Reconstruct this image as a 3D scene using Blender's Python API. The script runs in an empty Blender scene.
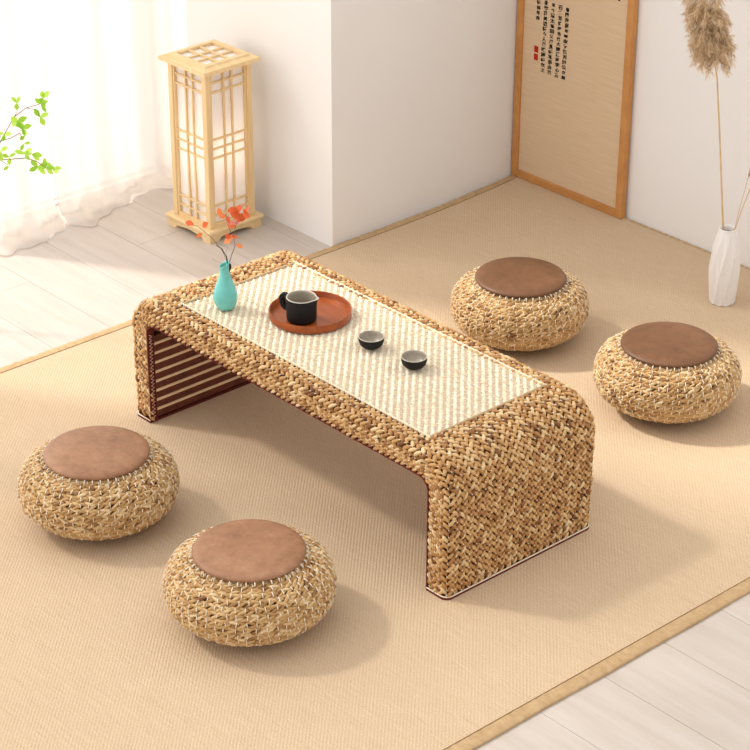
import bpy, math, random
import numpy as np
from mathutils import Vector, Matrix
random.seed(7); rng = np.random.default_rng(7)
PI = math.pi
SC = bpy.context.scene
COL = SC.collection

# ------------------------------------------------------------------ helpers
def tag(o, label=None, cat=None, group=None, kind=None):
    if label: o['label'] = label
    if cat: o['category'] = cat
    if group: o['group'] = group
    if kind: o['kind'] = kind
    return o

def empty(name, loc, rz=0.0):
    o = bpy.data.objects.new(name, None); COL.objects.link(o)
    o.empty_display_size = .05
    o.location = loc; o.rotation_euler = (0, 0, rz)
    return o

class MB:
    """collects shapes into one mesh"""
    def __init__(s): s.v = []; s.f = []; s.m = []; s.n = 0
    def add(s, v, f, m=0):
        v = np.asarray(v, float).reshape(-1, 3)
        s.v.append(v); s.f.extend([tuple(int(i) + s.n for i in q) for q in f]); s.m.extend([m] * len(f)); s.n += len(v)
        return s
    def box(s, lo, hi, m=0, bev=0.0):
        x0, y0, z0 = lo; x1, y1, z1 = hi
        if bev <= 0:
            v = [(x0,y0,z0),(x1,y0,z0),(x1,y1,z0),(x0,y1,z0),(x0,y0,z1),(x1,y0,z1),(x1,y1,z1),(x0,y1,z1)]
            f = [(0,3,2,1),(4,5,6,7),(0,1,5,4),(1,2,6,5),(2,3,7,6),(3,0,4,7)]
            return s.add(v, f, m)
        b = bev; v = []
        for z, i in ((z0, b), (z0 + b, 0), (z1 - b, 0), (z1, b)):
            a = 0 if i == 0 else b
            v += [(x0+a+b*(i==0),y0+a,z),(x1-a-b*(i==0),y0+a,z),(x1-a,y0+a+b*(i==0),z),(x1-a,y1-a-b*(i==0),z),
                  (x1-a-b*(i==0),y1-a,z),(x0+a+b*(i==0),y1-a,z),(x0+a,y1-a-b*(i==0),z),(x0+a,y0+a+b*(i==0),z)]
        f = [tuple(range(7,-1,-1)), tuple(range(24,32))]
        for k in range(3):
            for i in range(8):
                j = (i+1) % 8; f.append((k*8+i, k*8+j, k*8+8+j, k*8+8+i))
        return s.add(v, f, m)
    def lathe(s, prof, seg=48, m=0, center=(0,0,0), cap0=False, cap1=False):
        v = []; f = []
        for r, z in prof:
            for i in range(seg):
                a = 2*PI*i/seg; v.append((center[0]+r*math.cos(a), center[1]+r*math.sin(a), center[2]+z))
        for k in range(len(prof)-1):
            for i in range(seg):
                j = (i+1) % seg; f.append((k*seg+i, k*seg+j, k*seg+seg+j, k*seg+seg+i))
        if cap0: f.append(tuple(range(seg-1,-1,-1)))
        if cap1: f.append(tuple((len(prof)-1)*seg+i for i in range(seg)))
        return s.add(v, f, m)
    def tube(s, pts, r, seg=8, m=0, closed=False, caps=True):
        P = [Vector(p) for p in pts]; n = len(P)
        R = r if hasattr(r, '__len__') else [r]*n
        v = []; f = []; prev = None
        for i in range(n):
            if closed: t = P[(i+1) % n] - P[i-1]
            else: t = P[min(i+1, n-1)] - P[max(i-1, 0)]
            t.normalize()
            if prev is None:
                ref = Vector((0,0,1)) if abs(t.z) < .9 else Vector((1,0,0))
                a = t.cross(ref).normalized()
            else:
                a = (prev - t*prev.dot(t)).normalized()
            prev = a; b = t.cross(a)
            for k in range(seg):
                q = 2*PI*k/seg; v.append(P[i] + (a*math.cos(q) + b*math.sin(q))*R[i])
        for i in range(n if closed else n-1):
            j = (i+1) % n
            for k in range(seg):
                l = (k+1) % seg; f.append((i*seg+k, i*seg+l, j*seg+l, j*seg+k))
        if caps and not closed:
            f.append(tuple(range(seg-1,-1,-1))); f.append(tuple((n-1)*seg+k for k in range(seg)))
        return s.add([tuple(x) for x in v], f, m)
    def grid(s, fn, nu, nv, m=0):
        v = [fn(i/nu, j/nv) for j in range(nv+1) for i in range(nu+1)]
        f = [(j*(nu+1)+i, j*(nu+1)+i+1, (j+1)*(nu+1)+i+1, (j+1)*(nu+1)+i) for j in range(nv) for i in range(nu)]
        return s.add(v, f, m)
    def beads(s, C, T, N, L, W, Hh, m=0, rings=(-.72,-.28,.28,.72), sides=6, droop=.7, power=.42):
        """many little strand pieces: centre C, along T, outward N; half sizes L, W, Hh"""
        C = np.asarray(C, float); T = np.asarray(T, float); N = np.asarray(N, float); k = len(C)
        L = np.broadcast_to(np.asarray(L, float), (k,)); W = np.broadcast_to(np.asarray(W, float), (k,)); Hh = np.broadcast_to(np.asarray(Hh, float), (k,))
        T = T/np.linalg.norm(T, axis=1)[:,None]
        N = N - T*np.sum(N*T, axis=1)[:,None]; N = N/np.linalg.norm(N, axis=1)[:,None]
        B = np.cross(N, T)
        tv = [(-1, 0, -droop)]
        for u in rings:
            p = (1-u*u)**power
            for q in range(sides):
                a = 2*PI*(q+.5)/sides
                tv.append((u, p*math.cos(a), p*math.sin(a) - droop*u*u))
        tv.append((1, 0, -droop)); tv = np.array(tv)
        nr = len(rings); fs = []
        for q in range(sides):
            fs.append((0, 1+(q+1) % sides, 1+q))
            for r_ in range(nr-1):
                a = 1+r_*sides; b = a+sides; fs.append((a+q, a+(q+1) % sides, b+(q+1) % sides, b+q))
            a = 1+(nr-1)*sides; fs.append((a+q, a+(q+1) % sides, len(tv)-1))
        V = (C[:,None,:] + T[:,None,:]*(tv[None,:,0:1]*L[:,None,None]) + B[:,None,:]*(tv[None,:,1:2]*W[:,None,None])
             + N[:,None,:]*(tv[None,:,2:3]*Hh[:,None,None]))
        nv = len(tv); F = []
        for i in range(k):
            o = i*nv
            for q in fs: F.append(tuple(o+x for x in q))
        return s.add(V.reshape(-1,3), F, m)
    def data(s, name, mats, smooth=True):
        me = bpy.data.meshes.new(name)
        V = np.concatenate(s.v) if s.v else np.zeros((0,3))
        me.from_pydata(V.tolist(), [], s.f); 
        for m in mats: me.materials.append(m)
        me.polygons.foreach_set('material_index', s.m)
        me.polygons.foreach_set('use_smooth', [smooth]*len(s.f))
        me.update(); return me
    def build(s, name, mats, parent=None, smooth=True, loc=None, sharp=None):
        if not isinstance(mats, (list, tuple)): mats = [mats]
        me = s.data(name, mats, smooth)
        if sharp is not None: me.set_sharp_from_angle(angle=math.radians(sharp))
        o = bpy.data.objects.new(name, me); COL.objects.link(o)
        if parent: o.parent = parent
        if loc is not None: o.location = loc
        return o

def copy_tree(o, parent=None):
    c = o.copy(); COL.objects.link(c); c.parent = parent
    for ch in list(o.children): copy_tree(ch, c)
    return c

# ------------------------------------------------------------------ materials
class NT:
    def __init__(s, name):
        s.m = bpy.data.materials.new(name); s.m.use_nodes = True; s.t = s.m.node_tree; s.t.nodes.clear()
        s.out = s.t.nodes.new('ShaderNodeOutputMaterial')
    def n(s, kind, **kw):
        nd = s.t.nodes.new('ShaderNode'+kind)
        for k, v in kw.items():
            if k in nd.inputs: nd.inputs[k].default_value = v
            else: setattr(nd, k, v)
        return nd
    def l(s, a, b): s.t.links.new(a, b)
    def bsdf(s, col=None, rough=.6, spec=.3, **kw):
        b = s.n('BsdfPrincipled'); b.inputs['Roughness'].default_value = rough; b.inputs['Specular IOR Level'].default_value = spec
        if col: b.inputs['Base Color'].default_value = (*col, 1)
        for k, v in kw.items(): b.inputs[k].default_value = v
        s.l(b.outputs[0], s.out.inputs[0]); s.b = b; return b
    def ramp(s, fac, stops):
        r = s.n('ValToRGB'); e = r.color_ramp.elements
        while len(e) < len(stops): e.new(.5)
        for x, (p, c) in zip(e, stops): x.position = p; x.color = (*c, 1)
        s.l(fac, r.inputs[0]); return r.outputs[0]
    def coord(s, scale=(1,1,1), rot=(0,0,0), kind='Object'):
        c = s.n('TexCoord'); mp = s.n('Mapping'); mp.inputs['Scale'].default_value = scale; mp.inputs['Rotation'].default_value = rot
        s.l(c.outputs[kind], mp.inputs[0]); return mp.outputs[0]
    def noise(s, vec, scale, detail=4, rough=.6):
        x = s.n('TexNoise'); x.inputs['Scale'].default_value = scale; x.inputs['Detail'].default_value = detail; x.inputs['Roughness'].default_value = rough
        if vec is not None: s.l(vec, x.inputs['Vector'])
        return x.outputs[0]
    def mix(s, fac, a, b, blend='MIX'):
        x = s.n('Mix', data_type='RGBA', blend_type=blend)
        for sock, v in ((x.inputs[0], fac), (x.inputs[6], a), (x.inputs[7], b)):
            if hasattr(v, 'is_linked'): s.l(v, sock)
            elif isinstance(v, tuple): sock.default_value = (*v, 1)
            else: sock.default_value = v
        return x.outputs[2]
    def bump(s, h, strength=.3, dist=.002):
        b = s.n('Bump'); b.inputs['Strength'].default_value = strength; b.inputs['Distance'].default_value = dist
        s.l(h, b.inputs['Height']); s.l(b.outputs[0], s.b.inputs['Normal']); return b

def simple(name, col, rough=.6, spec=.3, var=.0, scale=20, **kw):
    t = NT(name); t.bsdf(col, rough, spec, **kw)
    if var:
        f = t.noise(t.coord(), scale)
        c = t.ramp(f, [(.3, tuple(x*(1-var) for x in col)), (.7, tuple(min(1, x*(1+var)) for x in col))])
        t.l(c, t.b.inputs['Base Color'])
    return t.m

def strands(name, stops, rough=.55, fibre=True):
    t = NT(name); t.bsdf(None, rough, .35)
    g = t.n('NewGeometry'); c = t.ramp(g.outputs['Random Per Island'], stops)
    if fibre:
        f = t.noise(t.coord((1,1,1)), 420, 2)
        c = t.mix(.55, c, t.ramp(f, [(.3, (.55,.5,.45)), (.62, (1,1,1))]), 'MULTIPLY')
        t.l(c, t.b.inputs['Base Color']); t.bump(f, .35, .0015)
    else: t.l(c, t.b.inputs['Base Color'])
    return t.m

STRAW = strands('straw', [(0, (.19,.072,.022)), (.12, (.45,.215,.072)), (.5, (.62,.35,.13)), (.82, (.75,.485,.22)), (1, (.88,.67,.38))])
STRAW_S = strands('pale_straw', [(0, (.26,.12,.04)), (.10, (.48,.27,.10)), (.5, (.61,.385,.165)), (.85, (.72,.495,.245)), (1, (.84,.65,.39))])
CORE = simple('gap_shade_core', (.055,.022,.008), .9, .1, .3, 60)  # shade of the gaps between strands, put into the base body's colour
PCREAM = strands('cream_paper_cord', [(0, (.78,.66,.47)), (.4, (.89,.795,.615)), (1, (.94,.875,.73))], .7, False)
PTAN = strands('tan_paper_cord', [(0, (.66,.53,.37)), (1, (.80,.68,.50))], .8, False)
PBASE = simple('panel_backing', (.50,.40,.29), .9, .1)
THREAD = simple('pale_thread', (.86,.78,.64), .8, .1)
WCORD = simple('cream_cord', (.84,.74,.57), .75, .15)
TANCORD = simple('tan_cord', (.50,.36,.21), .8, .1)
SEAM = simple('brown_seam_thread', (.26,.155,.07), .8, .1)
MAROON = simple('maroon_cloth', (.135,.022,.018), .75, .2, .25, 90)
SLAT = simple('dark_bamboo_slat', (.135,.034,.018), .45, .35, .35, 60)
STICK = simple('cream_bamboo_stick', (.90,.66,.42), .5, .3, .08, 60)

def leather(name, a, b, c):
    t = NT(name); t.bsdf(None, .48, .35)
    v = t.coord(); n1 = t.noise(v, 11, 6, .65); n2 = t.noise(v, 70, 3)
    col = t.ramp(n1, [(.3, a), (.52, b), (.72, c)])
    col = t.mix(.5, col, t.ramp(n2, [(.35, (.72,.7,.68)), (.55, (1,1,1))]), 'MULTIPLY')
    t.l(col, t.b.inputs['Base Color'])
    vor = t.n('TexVoronoi'); vor.inputs['Scale'].default_value = 520; t.l(v, vor.inputs['Vector'])
    t.bump(vor.outputs[0], .12, .0008); return t.m
LEATHER_L = leather('light_brown_leather', (.235,.108,.052), (.345,.170,.088), (.43,.232,.130))
LEATHER_D = leather('chestnut_leather', (.125,.056,.024), (.175,.079,.035), (.235,.113,.056))

def wood(name, a, b, scale=(6,60,60), rough=.5, spec=.35, coat=0):
    t = NT(name); t.bsdf(None, rough, spec); t.b.inputs['Coat Weight'].default_value = coat
    f = t.noise(t.coord(scale), 1.0, 5, .6)
    t.l(t.ramp(f, [(.3, a), (.7, b)]), t.b.inputs['Base Color']); t.bump(f, .05, .001); return t.m
PINE_V = wood('pale_pine_upright', (.76,.53,.265), (.86,.66,.375), (40,40,5))
PINE = wood('pale_pine', (.76,.53,.265), (.86,.66,.38), (8,40,40))
OAK = wood('honey_wood_frame', (.50,.215,.058), (.62,.30,.095), (20,20,20))
TRAYW = wood('reddish_lacquered_wood', (.215,.040,.008), (.40,.095,.017), (14,70,70), .34, .35, .08)

def matweave():
    t = NT('woven_paper_mat'); t.bsdf(None, .8, .15)
    v = t.coord()
    w1 = t.n('TexWave', wave_type='BANDS', bands_direction='X'); w1.inputs['Scale'].default_value = 80; w1.inputs['Distortion'].default_value = 1.6; w1.inputs['Detail'].default_value = 2; w1.inputs['Detail Scale'].default_value = 4
    w2 = t.n('TexWave', wave_type='BANDS', bands_direction='DIAGONAL'); w2.inputs['Scale'].default_value = 70; w2.inputs['Distortion'].default_value = 1.8; w2.inputs['Detail'].default_value = 2; w2.inputs['Detail Scale'].default_value = 6
    t.l(v, w1.inputs['Vector']); t.l(v, w2.inputs['Vector'])
    n1 = t.noise(t.coord((14,420,1)), 1, 3); n2 = t.noise(t.coord((300,300,1)), 1, 3); n3 = t.noise(v, 1.6, 3)
    h = t.n('Math', operation='ADD'); t.l(w1.outputs[1], h.inputs[0]); t.l(w2.outputs[1], h.inputs[1])
    h2 = t.n('Math', operation='MULTIPLY_ADD'); t.l(n2, h2.inputs[0]); h2.inputs[1].default_value = 1.2; t.l(h.outputs[0], h2.inputs[2])
    c = t.ramp(n1, [(.25, (.625,.465,.305)), (.75, (.76,.595,.42))])
    c = t.mix(.5, c, t.ramp(n2, [(.3, (.64,.58,.51)), (.62, (1,1,1))]), 'MULTIPLY')
    hh = t.n('Math', operation='MULTIPLY'); t.l(h.outputs[0], hh.inputs[0]); hh.inputs[1].default_value = .5
    c = t.mix(.45, c, t.ramp(hh.outputs[0], [(.12, (.80,.755,.69)), (.6, (1,1,1))]), 'MULTIPLY')
    c = t.mix(.25, c, t.ramp(n3, [(.3, (.86,.83,.8)), (.7, (1,1,1))]), 'MULTIPLY')
    t.l(c, t.b.inputs['Base Color']); t.bump(h2.outputs[0], .45, .0011); return t.m
MATW = matweave()
def ruffled():
    t = NT('beige_cotton_binding'); t.bsdf(None, .85, .1); v = t.coord()
    t.l(t.ramp(t.noise(v, 60), [(.3, (.46,.305,.16)), (.7, (.56,.39,.22))]), t.b.inputs['Base Color'])
    w = t.n('TexWave', wave_type='BANDS', bands_direction='Y'); w.inputs['Scale'].default_value = 17; w.inputs['Distortion'].default_value = 4; w.inputs['Detail'].default_value = 1; w.inputs['Detail Scale'].default_value = 2
    t.l(v, w.inputs['Vector']); t.bump(w.outputs[1], .35, .003); return t.m
BIND = ruffled()

def planks():
    t = NT('whitewashed_planks'); t.bsdf(None, .42, .4)
    g = t.n('NewGeometry'); v = t.coord((2.2,26,4)); f = t.noise(v, 1.3, 6, .62)
    big = t.noise(t.coord((3,5,1)), 1.2, 3)
    c = t.ramp(f, [(.30, (.55,.475,.415)), (.55, (.605,.533,.475)), (.8, (.65,.588,.538))])
    c = t.mix(.35, c, t.ramp(g.outputs['Random Per Island'], [(0, (.86,.85,.84)), (1, (1,1,1))]), 'MULTIPLY')
    c = t.mix(.3, c, t.ramp(big, [(.3, (.86,.83,.80)), (.65, (1,1,1))]), 'MULTIPLY')
    t.l(c, t.b.inputs['Base Color']); t.bump(f, .05, .001); return t.m
PLANK = planks()
GAP = simple('plank_gap', (.20,.155,.12), .9, .1)
WALLP = simple('white_wall_paint', (.87,.85,.835), .85, .15, .012, 2)
WFRAME = simple('white_window_frame', (.82,.82,.82), .4, .4)

def glass():
    t = NT('window_glass'); a = t.n('BsdfTransparent'); b = t.n('BsdfGlossy', Roughness=.02); x = t.n('MixShader'); x.inputs[0].default_value = .05
    t.l(a.outputs[0], x.inputs[1]); t.l(b.outputs[0], x.inputs[2]); t.l(x.outputs[0], t.out.inputs[0]); return t.m
GLASS = glass()
def sheer(name, thin):
    t = NT(name); tr = t.n('BsdfTranslucent'); tr.inputs[0].default_value = (.86,.80,.735,1)
    d = t.n('BsdfDiffuse'); d.inputs[0].default_value = (.88,.835,.785,1)
    w = t.n('TexWave', wave_type='BANDS', bands_direction='Y'); w.inputs['Scale'].default_value = 160; t.l(t.coord(), w.inputs['Vector'])
    m1 = t.n('MixShader'); m1.inputs[0].default_value = .5; t.l(tr.outputs[0], m1.inputs[1]); t.l(d.outputs[0], m1.inputs[2])
    tp = t.n('BsdfTransparent'); m2 = t.n('MixShader'); m2.inputs[0].default_value = thin
    t.l(m1.outputs[0], m2.inputs[1]); t.l(tp.outputs[0], m2.inputs[2]); t.l(m2.outputs[0], t.out.inputs[0]); return t.m
SHEER = sheer('sheer_white_voile', .13); SUN_VOILE = sheer('added_sun_voile', .40)  # the thinner cloth is only for the added curtain that filters the sun
def paper():
    t = NT('white_shade_paper'); d = t.n('BsdfDiffuse'); d.inputs[0].default_value = (.92,.88,.86,1); tr = t.n('BsdfTranslucent'); tr.inputs[0].default_value = (.9,.85,.8,1)
    m = t.n('MixShader'); m.inputs[0].default_value = .25; t.l(d.outputs[0], m.inputs[1]); t.l(tr.outputs[0], m.inputs[2]); t.l(m.outputs[0], t.out.inputs[0]); return t.m
PAPER = paper()
TEAL = simple('turquoise_glaze', (.16,.56,.52), .15, .5, .06, 60)
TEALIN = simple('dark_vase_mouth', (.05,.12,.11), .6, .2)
BLACKC = simple('matt_charcoal_stoneware', (.011,.0105,.0105), .6, .22)
TAUPE = simple('taupe_glaze', (.36,.31,.24), .3, .5, .12, 50)
RIM = simple('pale_glaze_rim', (.62,.57,.49), .3, .5)
WHITEC = simple('white_matt_porcelain', (.84,.815,.80), .4, .35)
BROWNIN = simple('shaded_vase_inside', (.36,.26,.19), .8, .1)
TWIG = simple('dark_twig', (.055,.032,.024), .8, .2)
TWIGP = simple('mauve_grey_twig', (.22,.14,.12), .8, .2)
def leaf(name, stops, trans=.35):
    t = NT(name); g = t.n('NewGeometry'); c = t.ramp(g.outputs['Random Per Island'], stops)
    d = t.n('BsdfPrincipled'); d.inputs['Roughness'].default_value = .5; tr = t.n('BsdfTranslucent'); t.l(c, d.inputs['Base Color']); t.l(c, tr.inputs[0])
    m = t.n('MixShader'); m.inputs[0].default_value = trans; t.l(d.outputs[0], m.inputs[1]); t.l(tr.outputs[0], m.inputs[2]); t.l(m.outputs[0], t.out.inputs[0]); return t.m
LEAFO = leaf('autumn_leaf', [(0, (.74,.12,.03)), (.4, (.80,.19,.045)), (.7, (.85,.30,.10)), (.85,(.80,.30,.26)), (1, (.88,.48,.20))])
LEAFG = leaf('spring_green_leaf', [(0, (.28,.55,.035)), (.5, (.43,.71,.07)), (1, (.58,.83,.16))], .45)
PLUME = leaf('plume_fibre', [(0, (.54,.37,.20)), (.5, (.76,.58,.37)), (1, (.90,.76,.56))], .3)
STALK = simple('dry_stalk', (.66,.46,.24), .7, .2, .15, 30)
def ricepaper():
    t = NT('beige_scroll_paper'); t.bsdf(None, .85, .1); f = t.noise(t.coord((10,10,300)), 1, 4)
    t.l(t.ramp(f, [(.3, (.66,.485,.315)), (.7, (.75,.57,.385))]), t.b.inputs['Base Color']); return t.m
SCROLL = ricepaper()
INK = simple('black_ink', (.028,.017,.012), .8, .1)
SEALR = simple('vermilion_seal_ink', (.50,.020,.012), .7, .1)

# ------------------------------------------------------------------ camera
CX, CY, CZ = 3.13223617, -2.75097926, 2.43140096
FPX, TH, PSI, ROLL = 2237.78726, .486308134, 2.40989810, .00250031561
F = Vector((math.cos(PSI)*math.cos(TH), math.sin(PSI)*math.cos(TH), -math.sin(TH)))
R0 = Vector((math.sin(PSI), -math.cos(PSI), 0)); U0 = R0.cross(F)
RR = R0*math.cos(ROLL) + U0*math.sin(ROLL); UU = U0*math.cos(ROLL) - R0*math.sin(ROLL)
cam = bpy.data.cameras.new('camera'); co = bpy.data.objects.new('camera', cam); COL.objects.link(co)
cam.sensor_width = 36; cam.lens = FPX/750*36; cam.clip_end = 60
M = Matrix((RR, UU, -F)).transposed().to_4x4(); M.translation = (CX, CY, CZ); co.matrix_world = M
SC.camera = co
RIGHT = Vector((math.sin(PSI), -math.cos(PSI), 0)); BACK = Vector((math.cos(PSI), math.sin(PSI), 0))   # level axes used for the sprays of twigs

# ------------------------------------------------------------------ setting
ZF = -.006          # bare floor; the mat's top is z = 0
mb = MB(); mb.box((-1.68,-4.2,ZF-.06), (3.6,3.0,ZF-.004), 1)
pitch = .1667; PL = 1.9
k0 = -26
for k in range(k0, 20):
    y = .014 + k*pitch
    if y < -4.1 or y > 2.8: continue
    off = -1.253 + ((k+1) % 3)/3*PL
    for i in range(-2, 5):
        x = off + i*PL
        xa, xb = max(x, -1.68), min(x+PL, 3.6)
        if xb-xa < .02: continue
        mb.box((xa+.0005, y+.0006, ZF-.02), (xb-.0005, y+pitch-.0006, ZF), 0)
tag(mb.build('floor', [PLANK, GAP], smooth=False), kind='structure')

mb = MB(); mb.box((-2.0,1.432,ZF), (3.2,1.55,2.9))
tag(mb.build('wall_back', WALLP, smooth=False), kind='structure')
mb = MB(); P4 = [(-1.62,.722),(-.902,.722),(-.936,1.432),(-1.62,1.432)]
mb.add([(x,y,ZF) for x,y in P4]+[(x,y,2.9) for x,y in P4], [(3,2,1,0),(4,5,6,7),(0,1,5,4),(1,2,6,5),(2,3,7,6),(3,0,4,7)])
tag(mb.build('wall_alcove', WALLP, smooth=False), kind='structure')
# window wall: tall glazed opening
WX0, WX1 = -1.68, -1.61; WY0, WY1 = -3.3, .715; WZ0, WZ1 = -.001, 3.3
mb = MB(); mb.box((WX0,WY1,ZF), (WX1,1.432,3.5)); mb.box((WX0,-4.2,ZF), (WX1,WY0,3.5)); mb.box((WX0,WY0,WZ1), (WX1,WY1,3.5)); mb.box((WX0,WY0,ZF), (WX1,WY1,WZ0))
tag(mb.build('wall_left', WALLP, smooth=False), kind='structure')
w = empty('window_1', (WX0+.035, 0, 0)); tag(w, kind='structure')
n = 2; dy = (WY1-WY0)/n
mb = MB(); b = .03
mb.box((-.03,WY0,WZ0), (.03,WY0+b,WZ1)); mb.box((-.03,WY1-b,WZ0), (.03,WY1,WZ1))
mb.box((-.012,WY0+b,WZ0), (.012,WY1-b,WZ0+.008)); mb.box((-.03,WY0+b,WZ1-b), (.03,WY1-b,WZ1))
for i in range(1, n): mb.box((-.03,WY0+i*dy-b*.7,WZ0+b), (.03,WY0+i*dy+b*.7,WZ1-b))
mb.build('window_frame', WFRAME, w, False)
for i in range(n):
    mb = MB(); mb.box((-.004,WY0+i*dy+b,WZ0+.008), (.004,WY0+(i+1)*dy-b,WZ1-b)); mb.build('window_pane', GLASS, w, False)

# ------------------------------------------------------------------ woven mat
mat = empty('woven_mat', (0,0,ZF)); H0 = -ZF
tag(mat, 'large beige woven floor mat with stitched cotton binding under the low table', 'floor mat')
MX0, MX1, MY0, MY1 = -.877, .848, -1.9, 1.429
def ease(x, y): return x - (.033*((y-.85)/.58)**2 if y > .85 and x < 0 else 0)
ys = list(np.linspace(.85, MY1, 10)); Q = [(MX0,MY0),(MX1,MY0),(MX1,MY1)] + [(ease(MX0, y), y) for y in reversed(ys)]; k = len(Q)
mb = MB(); mb.add([(x,y,.0005) for x,y in Q]+[(x,y,H0) for x,y in Q], [tuple(range(k-1,-1,-1)), tuple(range(k,2*k))]+[(i,(i+1) % k,k+(i+1) % k,k+i) for i in range(k)])
mb.build('mat_weave', MATW, mat, False)
def binding(x0, x1, y0, y1, along):
    L = (y1-y0) if along == 'y' else (x1-x0); nu = int(L/.005)
    ph = rng.uniform(0, 6, 4)
    def fn(u, v):
        q = u*L
        wob = .0008*math.sin(q*9+ph[0]) + .0006*math.sin(q*23+ph[1])
        pz = [.0006, H0*.75, H0, H0+.0009, H0+.0006, H0+.0002][round(v*5)]
        pw = [1.0, 1.0, .93, .6, .2, 0.0][round(v*5)]
        pz += (.0009*math.sin(q*260+ph[2]+2*math.sin(q*11)) + .0005*math.sin(q*171+ph[3]))*.8*(1 if 0 < v < 1 else 0)
        if along == 'y':
            x = x0 + (x1-x0)*pw + wob*(1 if x1 > x0 else -1); return (ease(x, y0+q), y0+q, pz)
        y = y0 + (y1-y0)*pw + wob; return (x0+q, y, pz)
    m = MB(); m.grid(fn, nu, 5); return m
binding(MX1-.002, MX1+.029, MY0, MY1, 'y').build('binding', BIND, mat)
binding(MX0+.002, MX0-.024, MY0, MY1, 'y').build('binding', BIND, mat)
binding(MX0-.02, MX1+.025, MY0+.002, MY0-.028, 'x').build('binding', BIND, mat)
binding(MX0, MX1, MY1-.012, MY1, 'x').build('binding', BIND, mat)
for x in (MX1-.002, MX0+.002):
    m = MB(); m.tube([(ease(x, y), y, H0+.0002) for y in np.linspace(MY0, MY1, 60)], .0011, 5); m.build('seam_thread', SEAM, mat, False)

# ------------------------------------------------------------------ low woven table
tb = empty('low_table', (.0005,0,0)); tb.scale = (1.017,1,1)
tag(tb, 'low waterfall table of braided straw with a cream woven top panel', 'table')
TL, TW, TH_, TT, RB = .5, .207, .307, .057, .085
Z0 = .010
def flare(m):     # the ends bow out a little towards the top
    for a in m.v: a[:,0] *= 1 + .012*np.clip(a[:,2]/TH_, 0, 1)
    return m
def path_len(d): return 2*(TH_-RB-Z0) + PI*(RB-d) + 2*(TL-RB)
def path(s, d):
    """point on the waterfall section at depth d below the outer skin -> (x, z), tangent, outward normal"""
    a = TH_-RB-Z0; b = PI/2*(RB-d); c = 2*(TL-RB)
    if s < a: return (-(TL-d), Z0+s), (0,1), (-1,0)
    s -= a
    if s < b:
        q = s/(RB-d); return (-(TL-RB)-(RB-d)*math.cos(q), TH_-RB+(RB-d)*math.sin(q)), (math.sin(q),math.cos(q)), (-math.cos(q),math.sin(q))
    s -= b
    if s < c: return (-(TL-RB)+s, TH_-d), (1,0), (0,1)
    s -= c
    if s < b:
        q = s/(RB-d); return ((TL-RB)+(RB-d)*math.sin(q), TH_-RB+(RB-d)*math.cos(q)), (math.cos(q),-math.sin(q)), (math.sin(q),math.cos(q))
    s -= b
    return (TL-d, TH_-RB-s), (0,-1), (1,0)
PA, PB, PC, PD = -.371, .389, -.155, .164       # cream panel: x and y limits
C = []; T = []; N = []; LL = []; SD = []; ST = []; SN = []
cols = [(y, .0042, 0.0) for y in np.linspace(-.184, .184, 21)]
for sg in (-1, 1):
    cols += [(sg*.1992, .0085, sg*.75), (sg*.2036, .0245, sg*1.5), (sg*.2036, .0375, sg*1.57), (sg*.2030, .0495, sg*1.62)]
for ci, (y, d, phi) in enumerate(cols):
    Ln = path_len(d); st = .0152; ns = int(Ln/st); ph = rng.uniform(0, st)
    for i in range(ns):
        s0 = min(Ln-.004, ph*.5 + (i+.5)*Ln/ns)
        for half in (-1, 1):
            s = s0 + half*st*.25
            if not 0 < s < Ln: continue
            (x, z), (tx, tz), (nx, nz) = path(s, d)
            if PA+.002 < x < PB-.002 and PC < y < PD and z > TH_-.03: continue
            n_ = np.array([nx*math.cos(phi), math.sin(phi), nz*math.cos(phi)]); t_ = np.array([tx, 0, tz])
            b_ = np.cross(n_, t_)
            ang = half*(.66+rng.normal(0,.06))
            p = np.array([x, y, z]) + b_*half*.0046 + rng.normal(0, .0004, 3) + n_*rng.normal(0, .0005)
            C.append(p); T.append(t_*math.cos(ang) - b_*math.sin(ang)); N.append(n_ + rng.normal(0,.12,3)); LL.append(rng.uniform(.0100,.0122))
        if i % 1 == 0:
            SD.append(np.array([x, y, z]) + n_*.0030 + b_*.0003); ST.append(b_*.5+t_*.8); SN.append(n_)
mb = MB()
mb.beads(C, T, N, LL, rng.uniform(.0038,.0047,len(C)), rng.uniform(.0038,.0048,len(C)), 0)
# core under the plaits, the shade of the gaps put into its dark colour
def upath(d, n=10):
    P = [(-(TL-d), .004)]
    for i in range(n+1):
        q = PI/2*i/n; P.append((-(TL-RB)-(RB-d)*math.cos(q), TH_-RB+(RB-d)*math.sin(q)))
    return P + [(-x, z) for x, z in reversed(P)]
o_, i_ = upath(.0062), upath(TT-.003); nn = len(o_); v = []
for yy in (-.1995, .1995):
    v += [(x,yy,z) for x,z in o_] + [(x,yy,z) for x,z in i_]
f = []
for k in range(nn-1):
    f += [(k,k+1,2*nn+k+1,2*nn+k), (nn+k+1,nn+k,3*nn+k,3*nn+k+1), (k+1,k,nn+k,nn+k+1), (2*nn+k,2*nn+k+1,3*nn+k+1,3*nn+k)]
f += [(0,nn,3*nn,2*nn)[::-1], (nn-1,2*nn-1,4*nn-1,3*nn-1)]
mb.add(v, f, 1)
flare(mb).build('woven_shell', [STRAW, CORE], tb)
mb = MB(); mb.beads(SD, ST, SN, .0026, .0011, .0016, 0, rings=(-.6,.6), sides=4, droop=.4)
flare(mb).build('white_stitching', THREAD, tb)
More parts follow.
